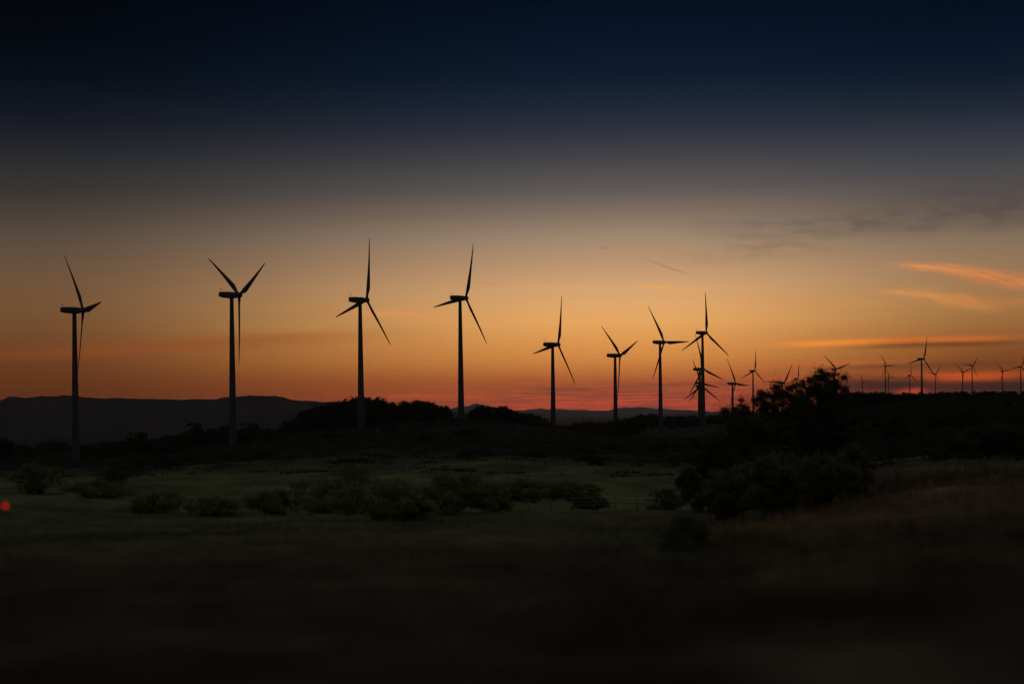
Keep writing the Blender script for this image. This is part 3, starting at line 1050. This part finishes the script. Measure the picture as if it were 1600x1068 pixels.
for px, top, w, d, tint, nl, lab in [
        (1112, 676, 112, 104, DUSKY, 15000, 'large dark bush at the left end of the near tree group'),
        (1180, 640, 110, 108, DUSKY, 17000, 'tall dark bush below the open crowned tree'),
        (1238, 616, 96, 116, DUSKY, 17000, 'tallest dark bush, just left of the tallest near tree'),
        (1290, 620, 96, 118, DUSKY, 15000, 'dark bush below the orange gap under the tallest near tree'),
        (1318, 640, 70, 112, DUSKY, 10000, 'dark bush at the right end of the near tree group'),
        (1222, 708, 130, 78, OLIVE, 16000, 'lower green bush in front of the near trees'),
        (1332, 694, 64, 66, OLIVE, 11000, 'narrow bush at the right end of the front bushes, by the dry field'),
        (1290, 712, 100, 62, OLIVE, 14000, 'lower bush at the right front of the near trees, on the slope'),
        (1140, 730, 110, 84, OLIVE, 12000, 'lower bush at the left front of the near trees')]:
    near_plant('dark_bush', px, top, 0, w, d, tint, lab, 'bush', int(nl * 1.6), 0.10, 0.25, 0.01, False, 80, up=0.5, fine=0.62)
for px, top, w, d, lab in [
        (1478, 668, 84, 150, 'dark bush left in the row along the top of the dry field'),
        (1540, 660, 96, 154, 'dark bush in the middle of the row along the top of the dry field'),
        (1604, 664, 90, 148, 'dark bush cut by the right edge in the row along the dry field')]:
    near_plant('dark_bush', px, top, 0, w, d, DUSKY, lab, 'bush', 9000, 0.17, 0.15, 0.01, False, 40)

# ------------------------------------------------------------------ pale track on the right, fence across the meadow
def strip(name, pts, width, mat, lift):
    V, Fc = [], []
    dense = []
    for (x0, y0), (x1, y1) in zip(pts[:-1], pts[1:]):
        n = max(2, int(math.hypot(x1 - x0, y1 - y0) / 0.8))
        dense += [(x0 + (x1 - x0) * t / n, y0 + (y1 - y0) * t / n) for t in range(n)]
    for i, (x, y) in enumerate(dense[:-1]):
        dx, dy = dense[i + 1][0] - x, dense[i + 1][1] - y
        l = math.hypot(dx, dy)
        for s in (-1, -.33, .33, 1):
            a, b = x - s * dy / l * width / 2, y + s * dx / l * width / 2
            V.append((a, b, gz(a, b) + lift))
    k = len(V) // 4
    for i in range(k - 1):
        for j in range(3):
            Fc.append((4 * i + j, 4 * i + j + 1, 4 * i + j + 5, 4 * i + j + 4))
    return prop(link(name, mesh_np(name, V, Fc, mat, True)), kind='structure')


def gp(px, d):
    p = P(px, VH, d)
    return p[0], d


strip('farm_track', [gp(1290, 168), gp(1350, 160), gp(1420, 156), gp(1470, 158)], 5.0, MAT_TRACK, 0.22)

fence = empty('wire_fence', (gp(760, 112)[0], 112, gz(*gp(760, 112))))
prop(fence, 'low wire fence on thin posts crossing the valley meadow', 'fence')
fl_ = Vector(fence.location)
fp = [gp(px, 112 + (px - 700) * 0.012) for px in np.linspace(690, 1062, 12)]
tops = []
for x, y in fp:
    z = gz(x, y)
    mb = MB()
    o = np.array([x, y, z]) - np.array(fl_)
    mb.tube([o + (0, 0, -0.2), o + (0, 0, 0.6), o + (random.uniform(-.03, .03), 0, 1.12)], [0.05, 0.045, 0.04], 7)
    mb.build('post', MAT_WOOD, fence)
    tops.append(o)
for h in (0.45, 0.75, 1.02):
    mb = MB()
    for a, b in zip(tops[:-1], tops[1:]):
        m_ = (a + b) / 2 + (0, 0, h - 0.03)
        mb.tube([a + (0, -0.05, h), m_ + (0, -0.05, 0), b + (0, -0.05, h)], [0.009] * 3, 5)
    mb.build('wire', MAT_WIRE, fence)

# red lamp near the left edge
lx, ld_ = 9.3, 30.0
lp = P(lx, 789.5, ld_)
zg = gz(lp[0], lp[1])
lamp = empty('marker_lamp', (lp[0], lp[1], zg))
prop(lamp, 'small round red glowing lamp low in the dark meadow at the left edge', 'lamp')
mb = MB()
mb.tube([(0, 0.02, -0.2), (0, 0.02, lp[2] - zg + 0.02)], [0.009, 0.008], 8)
mb.build('post', MAT_HOUSING, lamp)
mb = MB()
mb.lathe([(0.06, 0.05), (0.09, 0.03), (0.106, -0.01), (0.106, -0.045), (0.098, -0.045)], 28, 'x')
hs = mb.build('lamp_housing', MAT_HOUSING, lamp)
hs.location = (0, 0, lp[2] - zg)
hs.rotation_euler = (0, 0, R(90))
hs.scale = (0.42, 0.42, 0.42)
m = bpy.data.materials.new('red_lamp_lens')
m.use_nodes = True
b = m.node_tree.nodes['Principled BSDF']
b.inputs['Base Color'].default_value = (0.3, 0.005, 0.01, 1)
b.inputs['Emission Color'].default_value = (1.0, 0.01, 0.02, 1)
b.inputs['Emission Strength'].default_value = 0.9
mb = MB()
mb.lathe([(0.094, -0.03), (0.094, -0.05), (0.075, -0.064), (0.04, -0.072), (0.004, -0.074)], 28, 'x')
ln = mb.build('lens', m, hs)

# ------------------------------------------------------------------ heath on the dark slopes
def heath(name, n, px_r, d_r, seed, label):
    r = np.random.default_rng(seed)
    px = r.uniform(*px_r, n)
    d = np.exp(r.uniform(math.log(d_r[0]), math.log(d_r[1]), n))
    x = (px - 800) / F * d
    cl = fbm(x / 5, d / 9, 3)
    edge = np.clip((d - d_r[0] - 60 * fbm(x / 40, d / 40, 2)) / (0.45 * d_r[0]), 0, 1) ** 1.5
    keep = (cl + 0.55 * edge + 0.06 * r.normal(size=n)) > 0.74
    x, d, cl = x[keep], d[keep], cl[keep]
    z = ground_z(x, d) + r.uniform(0.02, 1, len(x)) ** 1.3 * np.clip((cl - 0.2) * 2.4, 0.2, 1.5) * (0.3 + 0.7 * edge[keep])
    v, f, c = leaf_cards(np.stack([x, d, z], 1), 0.34, np.array(DARK), r)
    prop(link(name, mesh_np(name, v, f, MAT_LEAF, False, c)), label, 'heath', None, 'stuff')


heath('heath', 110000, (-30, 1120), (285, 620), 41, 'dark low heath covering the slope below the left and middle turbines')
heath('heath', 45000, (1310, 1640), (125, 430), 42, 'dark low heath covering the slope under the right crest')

# ------------------------------------------------------------------ grass
def blades(n, px_r, d_r, h_r, w0, pick, seed, lean=0.5):
    r = np.random.default_rng(seed)
    px = r.uniform(*px_r, n)
    d = np.exp(r.uniform(math.log(d_r[0]), math.log(d_r[1]), n))
    x = (px - 800) / F * d
    # gather into tufts
    cl = fbm(x / 1.1, d / 1.1, 3)
    keep = r.random(n) < np.clip((cl - 0.40) * 5.0, 0.04, 1)
    x, d = x[keep], d[keep]
    keep = pick(x, d, r)
    x, d = x[keep], d[keep]
    n = len(x)
    z = ground_z(x, d) - 0.02
    h = r.uniform(*h_r, n) * (0.5 + fbm(x / 1.7, d / 1.7, 3)) * np.clip(0.8 + d / 120, 0.8, 1.5)
    q = r.uniform(0, 2 * math.pi, n)
    w = w0 * np.clip(d / 16, 0.7, 4) * r.uniform(0.6, 1.4, n)
    lx_, ly_ = np.cos(q), np.sin(q)
    ln_ = h * r.uniform(0.15, 1.0, n) * lean
    s = r.uniform(0, 2 * math.pi, n)
    wx, wy = np.cos(s) * w / 2, np.sin(s) * w / 2
    base = np.stack([x, d, z], 1)
    W = np.stack([wx, wy, wx * 0], 1)
    L = np.stack([lx_, ly_, lx_ * 0], 1)
    mid = base + L * (ln_ * 0.3)[:, None] + np.array([0, 0, 1]) * (h * 0.55)[:, None]
    tip = base + L * ln_[:, None] + np.array([0, 0, 1]) * (h * r.uniform(0.8, 1.0, n))[:, None]
    v = np.stack([base - W, base + W, mid - W * 0.7, mid + W * 0.7, tip - W * 0.12, tip + W * 0.12], 1).reshape(-1, 3)
    i = np.arange(n)[:, None] * 6
    f = np.concatenate([i + np.array([0, 1, 3, 2]), i + np.array([2, 3, 5, 4])], 0)
    c = cover(x, d) * r.uniform(0.7, 1.7, (n, 1)) * 1.15
    pale = r.random(n) < 0.06
    c[pale] *= 1.9
    return v, f, np.repeat(c, 6, 0)


def right_side(x, d):
    px = 800 + F * x / d
    return np.clip((px - 760 - 2.2 * d) / 260, 0, 1)


v, f, c = blades(190000, (-60, 1660), (8, 85), (0.10, 0.38), 0.007, lambda x, d, r: r.random(len(x)) < right_side(x, d), 21, 0.9)
v2, f2, c2 = blades(2600, (-60, 1660), (9, 45), (0.35, 0.75), 0.006, lambda x, d, r: r.random(len(x)) < 0.25 + 0.75 * right_side(x, d), 23, 0.9)
f = np.concatenate([f, f2 + len(v)])
v, c = np.concatenate([v, v2]), np.concatenate([c, c2 * 1.5])
prop(link('dry_grass', mesh_np('dry_grass', v, f, MAT_GRASS, False, c)), 'low bent dry grass covering the slope at the lower right', 'grass', None, 'stuff')
v, f, c = blades(190000, (-60, 1660), (8, 110), (0.05, 0.17), 0.006, lambda x, d, r: r.random(len(x)) > right_side(x, d), 22, 0.6)
prop(link('meadow_grass', mesh_np('meadow_grass', v, f, MAT_GRASS, False, c)), 'short dark grass covering the meadow at the lower left', 'grass', None, 'stuff')

# ------------------------------------------------------------------ haze over the land
HAZE = 3.0e-5
if HAZE > 0:
    mb = MB()
    mb.box((0, 7000, -12), (17000, 15000, 190))
    hm = bpy.data.materials.new('haze_air')
    hm.use_nodes = True
    hn, hl = hm.node_tree.nodes, hm.node_tree.links
    hn.clear()
    pv = hn.new('ShaderNodeVolumePrincipled')
    pv.inputs['Color'].default_value = (0.86, 0.84, 0.88, 1)
    pv.inputs['Density'].default_value = HAZE
    pv.inputs['Anisotropy'].default_value = 0.2
    out = hn.new('ShaderNodeOutputMaterial')
    hl.new(pv.outputs[0], out.inputs['Volume'])
    hz_ = mb.build('haze', hm, None, False)
    prop(hz_, 'thin dusk haze over the whole valley', 'haze', None, 'stuff')
